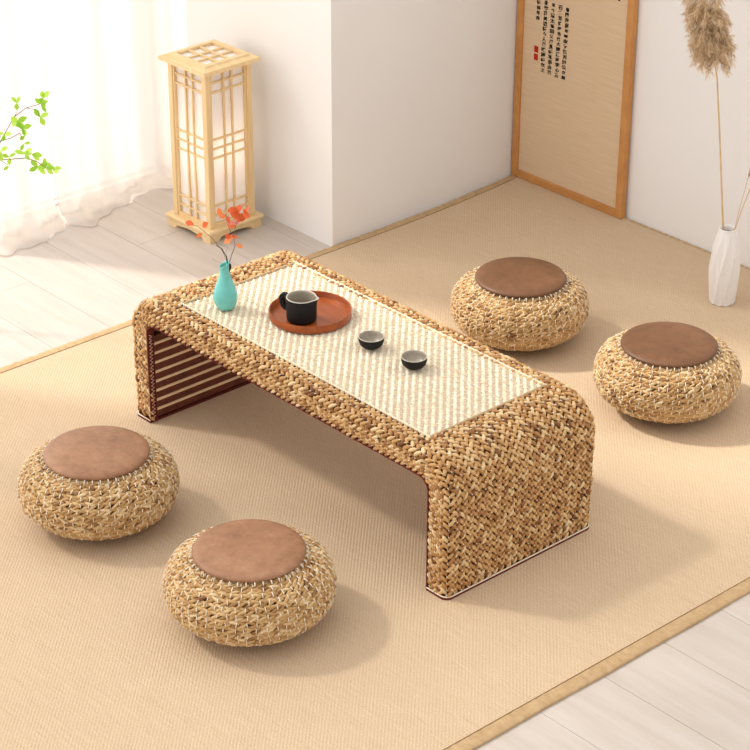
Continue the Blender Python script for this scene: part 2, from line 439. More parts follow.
# cream twill panel
mb = MB(); mb.box((PA,PC,TH_-.008), (PB,PD,TH_-.0042), 2)
p = .0049; C = []; C2 = []
nr = int((PD-PC)/p)
for j in range(nr):
    y = PC + (j+.5)*p
    i = -60
    x = PA - ((j*p) % (4*p)) - p
    while x < PB:
        xc = x + p
        if PA+.004 < xc < PB-.004: C.append((xc+rng.normal(0,.0004), y+rng.normal(0,.0003), TH_-.0042))
        xd = x + 3*p
        if PA+.003 < xd < PB-.003:
            C2.append((xd-.5*p, y, TH_-.0050)); 
            C2.append((xd+.5*p, y, TH_-.0050))
        x += 4*p
k = len(C)
mb.beads(C, np.tile((1,0,0),(k,1))+rng.normal(0,.09,(k,3))*(1,1,0), np.tile((0,0,1),(k,1)), rng.uniform(.0062,.0071,k), .0026, .0026, 0, droop=.7)
k = len(C2)
mb.beads(C2, np.tile((.25,1,0),(k,1)), np.tile((0,0,1),(k,1)), .0052, .0021, .0026, 1, droop=.3, sides=5)
flare(mb).build('top_panel', [PCREAM, PTAN, PBASE], tb)
# cords round the panel: twisted cream along the long sides, thin tan across the ends
for sg in (-1, 1):
    mb = MB(); C = []; T = []
    for x in np.arange(PA-.004, PB+.004, .0068):
        C.append((x, PC if sg < 0 else PD, TH_-.0016)); T.append((1, .55*sg, 0))
    k = len(C); mb.beads(C, T, np.tile((0,0,1),(k,1)), .0060, .0022, .0026, 0, droop=.4)
    flare(mb).build('panel_piping', WCORD, tb)
for sg in (-1, 1):
    mb = MB(); mb.tube([(PA if sg < 0 else PB, y, TH_-.0022+.0006*math.sin(y*300)) for y in np.linspace(PC, PD, 60)], .0030, 6)
    flare(mb).build('end_cord', TANCORD, tb)
# bamboo lining inside
def lining(name, pts):
    """slats across y along an (x,z) section line"""
    m = MB(); pts = [Vector((x,0,z)) for x,z in pts]
    seg = [(a, b_, (b_-a).length) for a, b_ in zip(pts[:-1], pts[1:])]; tot = sum(q[2] for q in seg)
    def at(s):
        for a, b_, l in seg:
            if s <= l: return a.lerp(b_, s/l), (b_-a).normalized()
            s -= l
        return b_, (b_-a).normalized()
    s = .001; y0, y1 = -.190, .196
    while s < tot-.008:
        for wd, mi, th in ((.0165, 0, .0022), (.0068, 1, .0034)):
            if s+wd > tot: break
            c, t = at(s+wd/2); nrm = Vector((-t.z, 0, t.x)) * lining.sg
            a = c - t*(wd/2-.0004); b_ = c + t*(wd/2-.0004)
            v = [(q.x, y, q.z) for y in (y0, y1) for q in (a, b_, b_+nrm*th, a+nrm*th)]
            m.add(v, [(0,1,2,3),(7,6,5,4),(0,4,5,1),(1,5,6,2),(2,6,7,3),(3,7,4,0)], mi); s += wd
    return m.build(name, [SLAT, STICK], tb, False)
lining.sg = -1
XI = TL-TT+.0035; ZI = TH_-TT+.0035; ri = RB-TT
arc = [(-(TL-RB)-(ri-.0035+.004)*math.cos(q), TH_-RB+(ri)*math.sin(q)) for q in np.linspace(0.15, PI/2-.1, 6)]
lining('leg_lining', [(-XI,.008), (-XI,TH_-RB-.004)])
lining('leg_lining', [(XI,TH_-RB-.004), (XI,.008)])
lining('underside_lining', [(-XI+.004,TH_-RB+.002)] + [(-(TL-RB)-ri*math.cos(q), TH_-RB+ri*math.sin(q)) for q in (.5,1.0)] + [(-(TL-RB)+.004,ZI), ((TL-RB)-.004,ZI)] + [((TL-RB)+ri*math.cos(q), TH_-RB+ri*math.sin(q)) for q in (1.0,.5)] + [(XI-.004,TH_-RB+.002)])
# maroon tape and zigzag stitch along the front inner edge
ip = upath(TT-.001)
for sy in (-1, 1):
    mb = MB(); v = []; ipi = upath(TT+.0018)
    for (x,z),(x2,z2) in zip(ip, ipi):
        v += [(x, sy*.2060, z), (x2, sy*.2060, z2), (x2, sy*.188, z2), (x, sy*.188, z)]
    f = []
    for k in range(len(ip)-1):
        for q in range(4): f.append((k*4+q, k*4+(q+1) % 4, k*4+4+(q+1) % 4, k*4+4+q))
    f += [(3,2,1,0), tuple((len(ip)-1)*4+q for q in range(4))]
    mb.add(v, f)
    tape = mb.build('edge_tape', MAROON, tb, False)
    if sy < 0:
        mb = MB(); zz = []
        for k, z in enumerate(np.arange(.012, TH_-RB, .0045)): zz.append((-(TL-TT)+.0025, -.1975+(.0038 if k % 2 else -.0038), z))
        mb.tube(zz, .0008, 5); zs = mb.build('zigzag_stitch', STICK, tape)
# feet: cream cord and dark tape round each foot
def foot_loop(sx, ins, z):
    x0, x1 = sx*(TL-.001-ins), sx*(TL-TT+.001+ins); y0, y1 = -.2065+ins, .2065-ins; r = .016; P = []
    for (cx, cy, a0) in ((x0-sx*r, y0+r, -90 if sx > 0 else 270), (x0-sx*r, y1-r, 0 if sx > 0 else 180)):
        for a in np.linspace(0, 90, 7):
            q = math.radians(a0 + (a if sx > 0 else -a)); P.append((cx+r*math.cos(q), cy+r*math.sin(q), z))
    P += [(x1, y1, z), (x1, y0, z)]
    return P
for sx in (-1, 1):
    mb = MB(); mb.tube([q for q in foot_loop(sx, .0, .0062)[-1:] + foot_loop(sx, .0, .0062)[:-2]], .0015, 6, 0, False); mb.build('foot_piping', WCORD, tb)
    mb = MB(); P = foot_loop(sx, -.001, 0)
    k = len(P); v = [(x,y,.0005) for x,y,z in P] + [(x,y,.0052) for x,y,z in P]
    f = [(i,(i+1) % k,k+(i+1) % k,k+i) for i in range(k)] + [tuple(range(k-1,-1,-1)), tuple(range(k,2*k))]
    mb.add(v, f); mb.build('foot_tape', MAROON, tb, False)

# ------------------------------------------------------------------ straw stools
def make_stool():
    root = empty('straw_stool', (0,0,0))
    A, Bz, zc = .1605, .0750, .0785
    ex = 2.7
    def prof(q):   # q = angle from bottom (-90) to top (90)
        c_, s_ = math.cos(q), math.sin(q)
        e_ = ex if s_ > 0 else 2.22
        r = A*abs(c_)**(2/e_); z = Bz*(1 if s_ > 0 else -1)*abs(s_)**(2/e_)
        return r, zc+z
    qs = np.linspace(-PI/2+1e-4, PI/2-1e-4, 900); PR = np.array([prof(q) for q in qs])
    sl = np.concatenate([[0], np.cumsum(np.hypot(*np.diff(PR, axis=0).T))])
    r_in = PR[:,0]
    s_start = sl[np.argmax(r_in > .088)]; tops = np.where(r_in > .102)[0][-1]; s_end = sl[tops]
    rows = 17; C = []; T = []; N = []; LL = []; SC_ = []; ST = []; SN = []
    def at(s):
        k = min(len(sl)-2, max(0, np.searchsorted(sl, s)-1)); u = (s-sl[k])/(sl[k+1]-sl[k]+1e-12)
        p = PR[k]*(1-u)+PR[k+1]*u; t = PR[min(k+4, len(PR)-1)]-PR[max(k-4, 0)]; t = t/np.hypot(*t)
        return p, t, np.array([t[1], -t[0]])
    dr = (s_end-s_start)/(rows-1)
    for j in range(rows):
        s = s_start + j*dr; (r, z), t, nn_ = at(s)
        cnt = int(2*PI*r/.0150); ph = rng.uniform(0, 1)
        for i in range(cnt):
            for half in (-1, 1):
                a = 2*PI*(i+ph+half*.25)/cnt + rng.normal(0,.008)
                ca, sa = math.cos(a), math.sin(a)
                n_ = np.array([nn_[0]*ca, nn_[0]*sa, nn_[1]]); u_ = np.array([t[0]*ca, t[0]*sa, t[1]]); h_ = np.array([-sa, ca, 0])
                ang = half*(.36+rng.normal(0,.09)) + .12
                p_ = np.array([r*ca, r*sa, z]) + u_*half*.0030 + n_*rng.normal(.0002,.0009)
                C.append(p_); T.append(h_*math.cos(ang)+u_*math.sin(ang)); N.append(n_+rng.normal(0,.12,3)); LL.append(rng.uniform(.0125,.0155))
        if j:
            (r2, z2), t2, n2 = at(s-dr*.5); c2 = int(2*PI*r2/.0190)
            for i in range(c2):
                a = 2*PI*(i+.5*(j % 2))/c2 + rng.normal(0,.012); ca, sa = math.cos(a), math.sin(a)
                n_ = np.array([n2[0]*ca, n2[0]*sa, n2[1]]); u_ = np.array([t2[0]*ca, t2[0]*sa, t2[1]]); h_ = np.array([-sa, ca, 0])
                SC_.append(np.array([r2*ca, r2*sa, z2])+n_*.0050); ST.append(u_+h_*rng.normal(0,.15)); SN.append(n_)
    m = MB(); k = len(C)
    m.beads(C, T, N, LL, rng.uniform(.0032,.0042,k), rng.uniform(.0044,.0056,k), 0)
    body = [(.001, .004), (.085, .004)] + [(max(.001, r-.0045*(1 if r > 0 else 0)), z*.97+.0025) for r, z in PR[120:-120:20]] + [(.09, zc+Bz-.006), (.001, zc+Bz-.006)]
    m.lathe(body, 48, 1)
    m.build('woven_body', [STRAW_S, CORE], root)
    m = MB(); k = len(SC_)
    m.beads(SC_, ST, SN, rng.uniform(.0050,.0068,k), .0012, .0020, 0, rings=(-.6,.6), sides=4, droop=.5)
    # loops that lace the leather to the first row
    for i in range(44):
        a = 2*PI*i/44; ca, sa = math.cos(a), math.sin(a)
        (r2, z2), t2, n2 = at(s_end-dr*.85)
        m.tube([(.105*ca,.105*sa,zc+Bz-.003), (.1115*ca,.1115*sa,zc+Bz-.0015), ((r2+.002)*ca,(r2+.002)*sa,z2+.0042)], .0013, 4)
    m.build('white_lacing', THREAD, root)
    m = MB(); zt = zc+Bz-.004
    pr = [(r_*1.028 if r_ > .01 else r_, z_) for r_, z_ in [(.001,zt-.002),(.098,zt-.002),(.1035,zt+.0006),(.1058,zt+.0035),(.1052,zt+.0068),(.1015,zt+.0098),(.093,zt+.0120),(.075,zt+.0136),(.05,zt+.0144),(.025,zt+.0147),(.001,zt+.0148)]]
    m.lathe(pr, 72)
    m.build('seat_pad', LEATHER_L, root)
    return root
proto = make_stool()
STOOLS = [(-.198,-.524, .3, 'straw stool with light brown leather pad, beside the table front at its striped left leg', 0),
          (.298,-.526, 1.7, 'round straw stool with light brown leather pad nearest the camera, in front of the table', 0),
          (-.213,.717, 2.9, 'round straw stool with dark chestnut leather pad behind the table, towards the calligraphy panel', 1),
          (.255,.717, 4.4, 'round straw stool with dark chestnut leather pad nearest the white vase at the far right', 1)]
for i, (x, y, rz, lab, dk) in enumerate(STOOLS):
    o = proto if i == 0 else copy_tree(proto)
    o.location = (x, y, 0); o.rotation_euler.z = rz
    tag(o, lab, 'stool', 'straw stools round the low table')
    if dk:
        for ch in o.children:
            if ch.name.startswith('seat_pad'):
                ch.data = ch.data.copy(); ch.data.materials[0] = LEATHER_D

# ------------------------------------------------------------------ things on the table
ZT = TH_+.0004
# teal vase
v_ = empty('bud_vase', (-.301,-.100,ZT)); tag(v_, 'small turquoise teardrop bud vase with slanted lip on the cream table top', 'vase')
prof = [(.001,.0005),(.0155,.0005),(.0185,.002),(.0235,.012),(.0262,.022),(.0265,.030),(.0248,.041),(.0205,.054),(.0155,.067),(.0118,.079),(.0101,.090),(.0105,.098),(.0118,.104),(.0112,.1048),(.0100,.103),(.0088,.096),(.0085,.085),(.010,.075)]
mb = MB(); mb.lathe(prof, 40)
for a in mb.v:
    zz = a[:,2]; kk = np.clip((zz-.085)/.02, 0, 1); a[:,2] += kk*(a[:,0]*RIGHT.x+a[:,1]*RIGHT.y)*.55
mb.build('vase_body', TEAL, v_)
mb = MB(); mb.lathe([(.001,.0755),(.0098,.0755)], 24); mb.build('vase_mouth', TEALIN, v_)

def leaf_mesh(m, base, d, nrm, L, W, mi=0, fold=.18, tip=.6):
    d = Vector(d).normalized(); nrm = Vector(nrm); nrm = (nrm - d*nrm.dot(d)).normalized(); s = d.cross(nrm)
    base = Vector(base); rows_ = [(0,.08),(.25,.62),(.5,.98),(.72,.86),(.9,.45),(1,.04)]
    v = []
    for u, w_ in rows_:
        c = base + d*(u*L) - nrm*(u*u*L*.18)
        v += [tuple(c - s*(w_*W/2) + nrm*fold*w_*W/2), tuple(c), tuple(c + s*(w_*W/2) + nrm*fold*w_*W/2)]
    f = []
    for k in range(len(rows_)-1):
        a = k*3; f += [(a,a+1,a+4,a+3), (a+1,a+2,a+5,a+4)]
    m.add(v, f, mi)

def spray(base, *_):
    """points on the upright plane through a vessel, found along the sight line of a picture point; d sets them back or forward"""
    base = Vector(base); O_ = Vector((CX, CY, CZ))
    def at(px, py, d=0.0):
        D = F*FPX + RR*(px-375) - UU*(py-375)
        q = (base + BACK*d - O_).dot(BACK)/D.dot(BACK)
        return O_ + D*q
    return at
# autumn sprig in the bud vase
sp = empty('autumn_sprig', (-.301,-.100,ZT+.076)); tag(sp, 'thin dark twigs with small orange and pink leaves standing in the turquoise vase', 'twigs')
at = spray((-.301,-.100,ZT), 465, 407, 226, 307)
inv = Vector((-.301,-.100,ZT+.076))
def W_(L_): return [tuple(p - inv) for p in L_]
mb = MB(); rt = at(228.5,275)
mb.tube(W_([rt, at(228,266), at(226.5,257,.002), at(222,249,.004), at(216,245,.006)]), [.0013,.0013,.0012,.0010,.0008], 6, 0)
mb.tube(W_([rt, at(229,264), at(232,254,-.004), at(235,246,-.006), at(234,238,-.008), at(235,228,-.01), at(238,219,-.012), at(242,213,-.014)]), [.0010,.0010,.0009,.0008,.0007,.0007,.0006,.0004], 5, 1)
mb.tube(W_([at(234,238,-.008), at(228,226,-.004), at(226,215,-.002), at(221,213,0)]), .0006, 5, 1)
mb.tube(W_([rt, at(227,266), at(220,263,.003), at(212,259,.006)]), .0004, 4, 1)
mb.tube(W_([rt, at(228,262), at(226,252,.001), at(228,246,.002)]), .0004, 4, 1)
mb.tube(W_([rt, at(229,266), at(222,250,.012), at(212,238,.016), at(205,232,.018), at(197,226,.02), at(191,225,.022)]), [.0006,.0005,.0005,.0005,.0006,.0005,.0004], 5, 0)
mb.tube(W_([rt, at(230.5,267), at(230,264,-.004)]), [.001,.0026,.002], 6, 0)
mb.build('stem', [TWIG, TWIGP], sp)
mb = MB()
for px, py, d, n_ in ((219,216,0,2),(232,214,-.01,2),(238,212,-.014,3),(246,212,-.016,3),(241,219,-.014,4),(243,215,-.014,3),(236,209,-.012,2),(235,224,-.01,3),(229,238,-.008,2),(237,238,-.008,1),(237,245,-.006,1),(190,226,.022,1),(206,224,.018,1),(198,236,.018,1),(230,220,-.008,1)):
    for k in range(n_):
        a = rng.uniform(0, 2*PI)
        dr = RIGHT*math.cos(a) + Vector((0,0,1))*(math.sin(a)*.8+.15) + BACK*rng.uniform(-.5,.5)
        nr = -BACK*1.0 + Vector((0,0,.7)) + RIGHT*rng.uniform(-.7,.7)
        p_ = at(px+rng.uniform(-2,2), py+rng.uniform(-2,2), d) - inv
        leaf_mesh(mb, p_ - dr.normalized()*.005, dr, nr, rng.uniform(.015,.022), rng.uniform(.009,.014))
mb.build('leaves', LEAFO, sp)

# tray
tr = empty('serving_tray', (-.150,.010,ZT)); tag(tr, 'round reddish brown wooden tray on the cream table top, under the pitcher', 'tray')
mb = MB(); mb.lathe([(.001,0),(.0855,0),(.0878,.0012),(.0885,.004),(.0888,.0165),(.0880,.0180),(.0862,.0180),(.0852,.0168),(.0848,.0070),(.0835,.0052),(.001,.0050)], 80)
mb.build('tray_body', TRAYW, tr, sharp=50)

# pitcher
pt = empty('tea_pitcher', (-.141,-.0215,ZT+.0055)); tag(pt, 'charcoal black stoneware tea pitcher with ear handle on the round tray', 'pitcher')
seg = 56; sd = math.atan2(RIGHT.y, RIGHT.x) - .38; m = MB()
pf = [(.001,.0004,0),(.0285,.0004,0),(.0312,.002,0),(.0325,.006,0),(.0325,.030,0),(.0325,.046,.35),(.0325,.0535,1)]
pi_ = [(.0318,.0546,1),(.0298,.0540,1),(.0290,.048,.5),(.0288,.03,0),(.0280,.008,0),(.001,.0065,0)]
v = []; allp = pf+pi_
for r, z, q in allp:
    for i in range(seg):
        a = 2*PI*i/seg; da = (a-sd+PI) % (2*PI)-PI
        e = q*math.exp(-(da/.26)**2); rr = r*(1+.25*e); v.append((rr*math.cos(a), rr*math.sin(a), z+.0022*e))
f = []; mi = []
for k in range(len(allp)-1):
    for i in range(seg):
        j = (i+1) % seg; f.append((k*seg+i, k*seg+j, k*seg+seg+j, k*seg+seg+i))
m.add(v, f); m.m = [0 if q//seg < len(pf)-1 else (1 if q//seg < len(pf)+1 else 2) for q in range(len(f))]
m.build('pitcher_body', [BLACKC, RIM, TAUPE], pt)
hd = Vector((math.cos(sd+PI-.10), math.sin(sd+PI-.10), 0))
m = MB()
def ring_strip(pts, wd, th):
    P = [Vector(q) for q in pts]; side = hd.cross(Vector((0,0,1))); v = []; k = len(P)
    for i in range(k):
        t = (P[min(i+1,k-1)]-P[max(i-1,0)]).normalized(); nr = side.cross(t)
        for a, b_ in ((-1,-1),(1,-1),(1,1),(-1,1)): v.append(tuple(P[i]+side*a*wd/2+nr*b_*th/2))
    f = [(3,2,1,0), tuple((k-1)*4+q for q in range(4))]
    for i in range(k-1):
        for q in range(4): f.append((i*4+q, i*4+(q+1) % 4, i*4+4+(q+1) % 4, i*4+4+q))
    m.add(v, f)
zU = Vector((0,0,1))
ring_strip([hd*.031+zU*.0455, hd*.039+zU*.0495, hd*.0455+zU*.0490, hd*.0480+zU*.044, hd*.0465+zU*.034, hd*.0435+zU*.025, hd*.038+zU*.0205, hd*.031+zU*.020], .0125, .0075)
hb = m.build('handle', BLACKC, pt, True, sharp=35)

# cups
def make_cup():
    c = empty('tea_cup', (0,0,0)); m = MB()
    pf = [(.001,.0008),(.0115,.0004),(.0125,.0005),(.0140,.0028),(.0195,.0050),(.0245,.0105),(.0268,.0180),(.0272,.0262),(.0268,.0272),(.0256,.0268),(.0252,.0200),(.0222,.0125),(.0150,.0075),(.0080,.0060),(.001,.0058)]
    m.lathe(pf, 48); m.m = [0 if q//48 < 7 else (1 if q//48 < 9 else 2) for q in range(len(m.f))]
    m.build('cup_body', [BLACKC, RIM, TAUPE], c); return c
cp = make_cup(); cp.location = (.047,.009,ZT)
tag(cp, 'small black tea cup with taupe inside, the one nearer the tray', 'cup', 'tea cups on the low table')
c2 = copy_tree(cp); c2.location = (.172,.0145,ZT); c2.rotation_euler.z = 1
tag(c2, 'small black tea cup with taupe inside, the one farther from the tray', 'cup', 'tea cups on the low table')

# ------------------------------------------------------------------ lattice lantern
lm = empty('paper_lantern', (-1.219,.581,ZF), .024); tag(lm, 'tall square pine lattice floor lamp with white paper panels beside the curtain', 'floor lamp')
G = 0.0; ph_ = .077; pw = .0165; zb0, zb1 = .024, .035; zl0 = .458+.006
# scalloped base apron
def apron(hw, th):
    m = MB(); n_ = 24
    for side in range(4):
        a = side*PI/2; ca, sa = math.cos(a), math.sin(a); v = []; f = []
        for i in range(n_+1):
            x = -hw + 2*hw*i/n_; ax = abs(x)
            if ax > .058: zlow = .0
            elif ax > .046: q = (.058-ax)/.012; zlow = .013*math.sin(q*PI/2)
            else: zlow = .013 + .003*math.cos(ax/.046*PI)*.5
            ins = max(0.0, (th))
            for yy, xs in ((-hw, 1.0), (-hw+ins, (hw-ins)/hw)):
                bev = .006
                for z, o_ in ((zlow, bev*(.0 if zlow > 0 else 0)), (zb0, 0)):
                    X = x*xs; Y = yy; v.append((X*ca-Y*sa, X*sa+Y*ca, z))
        for i in range(n_):
            b_ = i*4; c_ = b_+4
            f += [(b_,c_,c_+1,b_+1), (b_+2,b_+3,c_+3,c_+2), (b_,b_+2,c_+2,c_)]
        m.add(v, f)
    return m
apron(.088, .018).build('base', PINE, lm, False)
mb = MB(); mb.box((-.094,-.094,zb0), (.094,.094,zb1), 0, .003); mb.build('base_plate', PINE, lm, False)
for sx in (-1, 1):
    for sy in (-1, 1):
        x0, x1 = sorted((sx*ph_, sx*(ph_-pw))); y0, y1 = sorted((sy*ph_, sy*(ph_-pw)))
        mb = MB(); mb.box((x0,y0,zb1), (x1,y1,zl0), 0, .0015); mb.build('post', PINE_V, lm, False)
hi = ph_-pw
for side in range(4):
    a = side*PI/2
    def tf(m):
        ca, sa = math.cos(a), math.sin(a)
        for q in m.v:
            x = q[:,0].copy(); y = q[:,1].copy(); q[:,0] = x*ca-y*sa; q[:,1] = x*sa+y*ca
        return m
    m = MB(); yo, yi = -ph_+.004, -ph_+.010
    zz0, zz1 = zb1, zl0; rail = .009
    m.box((-hi,yo,zz0), (hi,yi+.002,zz0+rail)); m.box((-hi,yo,zz1-rail), (hi,yi+.002,zz1))
    m.box((-hi,yo,zz0+rail), (-hi+.005,yi+.002,zz1-rail)); m.box((hi-.005,yo,zz0+rail), (hi,yi+.002,zz1-rail))
    bw = .0023
    for x in (-.0135, .0135): m.box((x-bw,yo+.0005,zz0+rail), (x+bw,yi,zz1-rail))
    Hh = zz1-zz0
    for u in (.075,.135,.435,.495,.555,.865,.925):
        z = zz1 - u*Hh; m.box((-hi+.005,yo+.0012,z-bw), (hi-.005,yi+.0006,z+bw))
    tf(m).build('lattice', PINE_V, lm, False)
    m = MB(); m.box((-hi,yi+.0021,zz0+.003), (hi,yi+.0029,zz1-.001)); tf(m).build('paper_panel', PAPER, lm, False)
# lid: overhanging board, raised border, lattice over paper
def frame_ring(m, o, i, z0, z1, o_top=None):
    ot = o if o_top is None else o_top; v = []
    for h, z in ((o,z0),(ot,z1),(i,z1),(i,z0)):
        v += [(-h,-h,z),(h,-h,z),(h,h,z),(-h,h,z)]
    f = []
    for k in range(4):
        k2 = (k+1) % 4
        for q in range(4):
            r_ = (q+1) % 4; f.append((k*4+q, k*4+r_, k2*4+r_, k2*4+q))
    m.add(v, f)
ld = MB(); frame_ring(ld, .094, .060, zl0, zl0+.010, .0925); frame_ring(ld, .0925, .0605, zl0+.010, zl0+.0135, .078); frame_ring(ld, .076, .0595, zl0+.0135, zl0+.0185, .0725)
lid = ld.build('lid', PINE, lm, False)
m = MB(); z = zl0+.011
for x in (-.018,.018):
    m.box((x-.003,-.060,z), (x+.003,.060,z+.0055)); m.box((-.060,x-.003,z+.0004), (.060,x+.003,z+.0059))
m.build('lid_lattice', PINE, lid, False)
m = MB(); m.box((-.0605,-.0605,zl0+.0095), (.0605,.0605,zl0+.0103)); m.build('lid_paper', PAPER, lid, False)

# ------------------------------------------------------------------ sheer curtains
def curtain(y0, y1, nf, amp, hem, seed, x0, top=3.15):
    rg = np.random.default_rng(seed); ph = rg.uniform(0, 6, 5)
    nu, nv = int((y1-y0)/.006), 90
    def fold(u, h):
        f1 = math.sin(2*PI*nf*u + ph[0] + .5*math.sin(3*u+ph[1]) + .25*h); f2 = math.sin(2*PI*nf*2.3*u + ph[2])
        f3 = math.sin(2*PI*nf*.43*u + ph[4])
        return amp*(f1*.6 + .3*f2 + .5*f3)
    def fn(u, v):
        # v: 0 = end of hem lying on floor, then up to the rail
        y = y0 + (y1-y0)*u
        tail = hem(u)
        bend = .10
        total = tail + top
        s = v**1.6*total
        if s < tail:
            q = tail - s
            z = ZF + .004 + .006*(1+math.sin(13*u+ph[3]+q*25))*min(1, s/.02+.0)*.9
            x = x0 + fold(u, 0) + .035 + q
            if q < .04: z += .02*(1-q/.04)**2
            return (x, y + .08*q*math.sin(5*u+ph[2]), z)
        h = s - tail
        x = x0 + fold(u, h) + .035*math.exp(-h/.05)
        return (x, y, ZF+.018+h)
    m = MB(); m.grid(fn, nu, nv); return m
hemA = lambda u: .022 + .030*max(0, math.sin(6.2*u-.9)) + .012*math.sin(9*u)**2
hemB = lambda u: .018 + .050*max(0, math.sin(5.0*u+.5))**2 + .008*math.sin(11*u)**2
ca = curtain(.03, .282, 1.7, .026, hemA, 3, -1.51).build('sheer_curtain', SHEER)
tag(ca, 'left sheer white curtain panel puddling on the floor behind the green branch', 'curtain', 'sheer curtains at the window')
cb = curtain(.2845, .70, 2.4, .026, hemB, 11, -1.55).build('sheer_curtain', SHEER)
tag(cb, 'right sheer white curtain panel falling to the floor beside the pine lantern', 'curtain', 'sheer curtains at the window')

cc = curtain(-3.2, -.80, 15, .028, hemB, 5, -1.53).build('sheer_curtain', SUN_VOILE)  # unseen panel, added to weaken the sun and leave a bright gap
tag(cc, 'added long sheer white curtain out of view along the window, filtering the sun', 'curtain', 'sheer curtains at the window')

# ------------------------------------------------------------------ calligraphy panel leaning on the back wall
FX0, FX1 = -.931, -.516; FW = FX1-FX0; FH = .86; FD = .020
fr = empty('calligraphy_panel', (FX0, 1.4065, .0004)); tag(fr, 'tall honey wood framed beige paper panel with brush calligraphy leaning on the back wall', 'framed calligraphy')
fr.rotation_euler = (-.005, 0, 0)
fwd = .022
m = MB(); m.box((0,0,0), (fwd,FD,FH), 0, .0015); m.build('stile', OAK, fr, False)
m = MB(); m.box((FW-fwd,0,0), (FW,FD,FH), 0, .0015); m.build('stile', OAK, fr, False)
for z in (0, FH-fwd):
    m = MB(); m.box((fwd,.0005,z), (FW-fwd,FD-.0005,z+fwd), 0, .0012); m.build('rail', OAK, fr, False)
m = MB(); m.box((fwd,.007,fwd), (FW-fwd,.012,FH-fwd)); m.build('paper_sheet', SCROLL, fr, False)
def glyphs(name, items, mt, bold=.045):
    """items: (char, x, z, width, height) on the sheet"""
    m = MB()
    for ch, x, z, w_, h_ in items:
        c = bpy.data.curves.new('t', 'FONT'); c.body = ch; c.size = 1; c.offset = bold; c.resolution_u = 2
        o = bpy.data.objects.new('t', c); COL.objects.link(o); bpy.context.view_layer.update()
        me = bpy.data.meshes.new_from_object(o.evaluated_get(bpy.context.evaluated_depsgraph_get()))
        if len(me.vertices):
            a = np.array([v.co[:] for v in me.vertices]); lo = a.min(0); hi_ = a.max(0); sz = np.maximum(hi_-lo, .25)
            ctr = (lo+hi_)/2; b_ = (a-ctr)/sz; sh = rng.uniform(-.12,.12)
            V = [(x + (p_[0]+sh*p_[1])*w_, .0066, z + p_[1]*h_ + p_[0]*.10*h_) for p_ in b_]
            m.add(V, [tuple(q.vertices) for q in me.polygons])
        bpy.data.meshes.remove(me); bpy.data.objects.remove(o); bpy.data.curves.remove(c)
    return m.build(name, mt, fr, False)
cols_ = [(.1800,.5235,'春閣意萬年一章行熱沉點公衣無'), (.1550,.5235,'石甫至舒歲告代大問順景字心冶'), (.1280,.5235,'其个清太番回父風異詩其景去茶'), (.1020,.5235,'香寫讀美韻詩个人風味萬詩衣之'), (.0750,.562,'龍山之詩書年書')]
for ci, (x, z, tx) in enumerate(cols_):
    cw = .0155
    glyphs('inscription', [(ch, x-.0003*k+rng.normal(0,.0006), z-k*.0146, cw*rng.uniform(.85,1.1), .0140*rng.uniform(.75,.98)) for k, ch in enumerate(tx)], INK)
glyphs('large_character', [('中', .3600, .667, .07, .15)], INK, .0)
for z in (.386, .364):
    m = MB(); m.box((.0645,.0066,z-.0090), (.0795,.0069,z+.0090)); m.build('seal', SEALR, fr, False)

# ------------------------------------------------------------------ white vase with dry grasses
wv = empty('floor_vase', (-.008,1.2245,0)); tag(wv, 'tall white faceted porcelain vase on the mat by the back wall', 'vase')
prf = [(.0295,.0005),(.0325,.006),(.0395,.086),(.0345,.150),(.0225,.196)]
NS = 9; v = []; f = []
for k, (r, z) in enumerate(prf):
    for i in range(NS*2):
        tw = (k % 2)
        a = 2*PI*i/(NS*2) + .2
        ridge = 1.0 if (i+k) % 2 == 0 else .845
        if k in (0, len(prf)-1): ridge = .97 if (i+k) % 2 == 0 else .95
        v.append((r*ridge*math.cos(a), r*ridge*math.sin(a), z))
n2 = NS*2
for k in range(len(prf)-1):
    for i in range(n2):
        j = (i+1) % n2; A_, B_, C_, D_ = k*n2+i, k*n2+j, k*n2+n2+j, k*n2+n2+i
        if (i+k) % 2 == 0: f += [(A_,B_,C_), (A_,C_,D_)]
        else: f += [(A_,B_,D_), (B_,C_,D_)]
f.append(tuple(range(n2-1,-1,-1)))
m = MB(); m.add(v, f); bd = m.build('vase_body', WHITEC, wv, False)
m = MB(); m.lathe([(.0215,.1955),(.0222,.1985),(.0212,.2000),(.0190,.1998),(.0180,.197),(.0178,.17),(.0175,.12)], 40); m.build('rim', WHITEC, wv)
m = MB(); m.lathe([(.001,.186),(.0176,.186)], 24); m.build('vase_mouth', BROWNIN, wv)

VB = Vector((-.008,1.2245,0)); at = spray(VB, 412, 361, 722.5, 303)
pg = empty('pampas_grass', tuple(VB+Vector((0,0,.1515)))); tag(pg, 'dry pampas grass stalk with a big fluffy beige plume in the white vase', 'pampas grass')
inv = VB+Vector((0,0,.1515))
pts = [at(724,247), at(722.6,215), at(721,170), at(719,120), at(717,78), at(713,50), at(708,20), at(702,-15), at(698,-45)]
pts = [p_ - inv for p_ in pts]
m = MB(); m.tube([tuple(p_) for p_ in pts], [.0022,.0022,.0021,.002,.0018,.0015,.0013,.001,.0006], 8); m.build('stalk', STALK, pg)
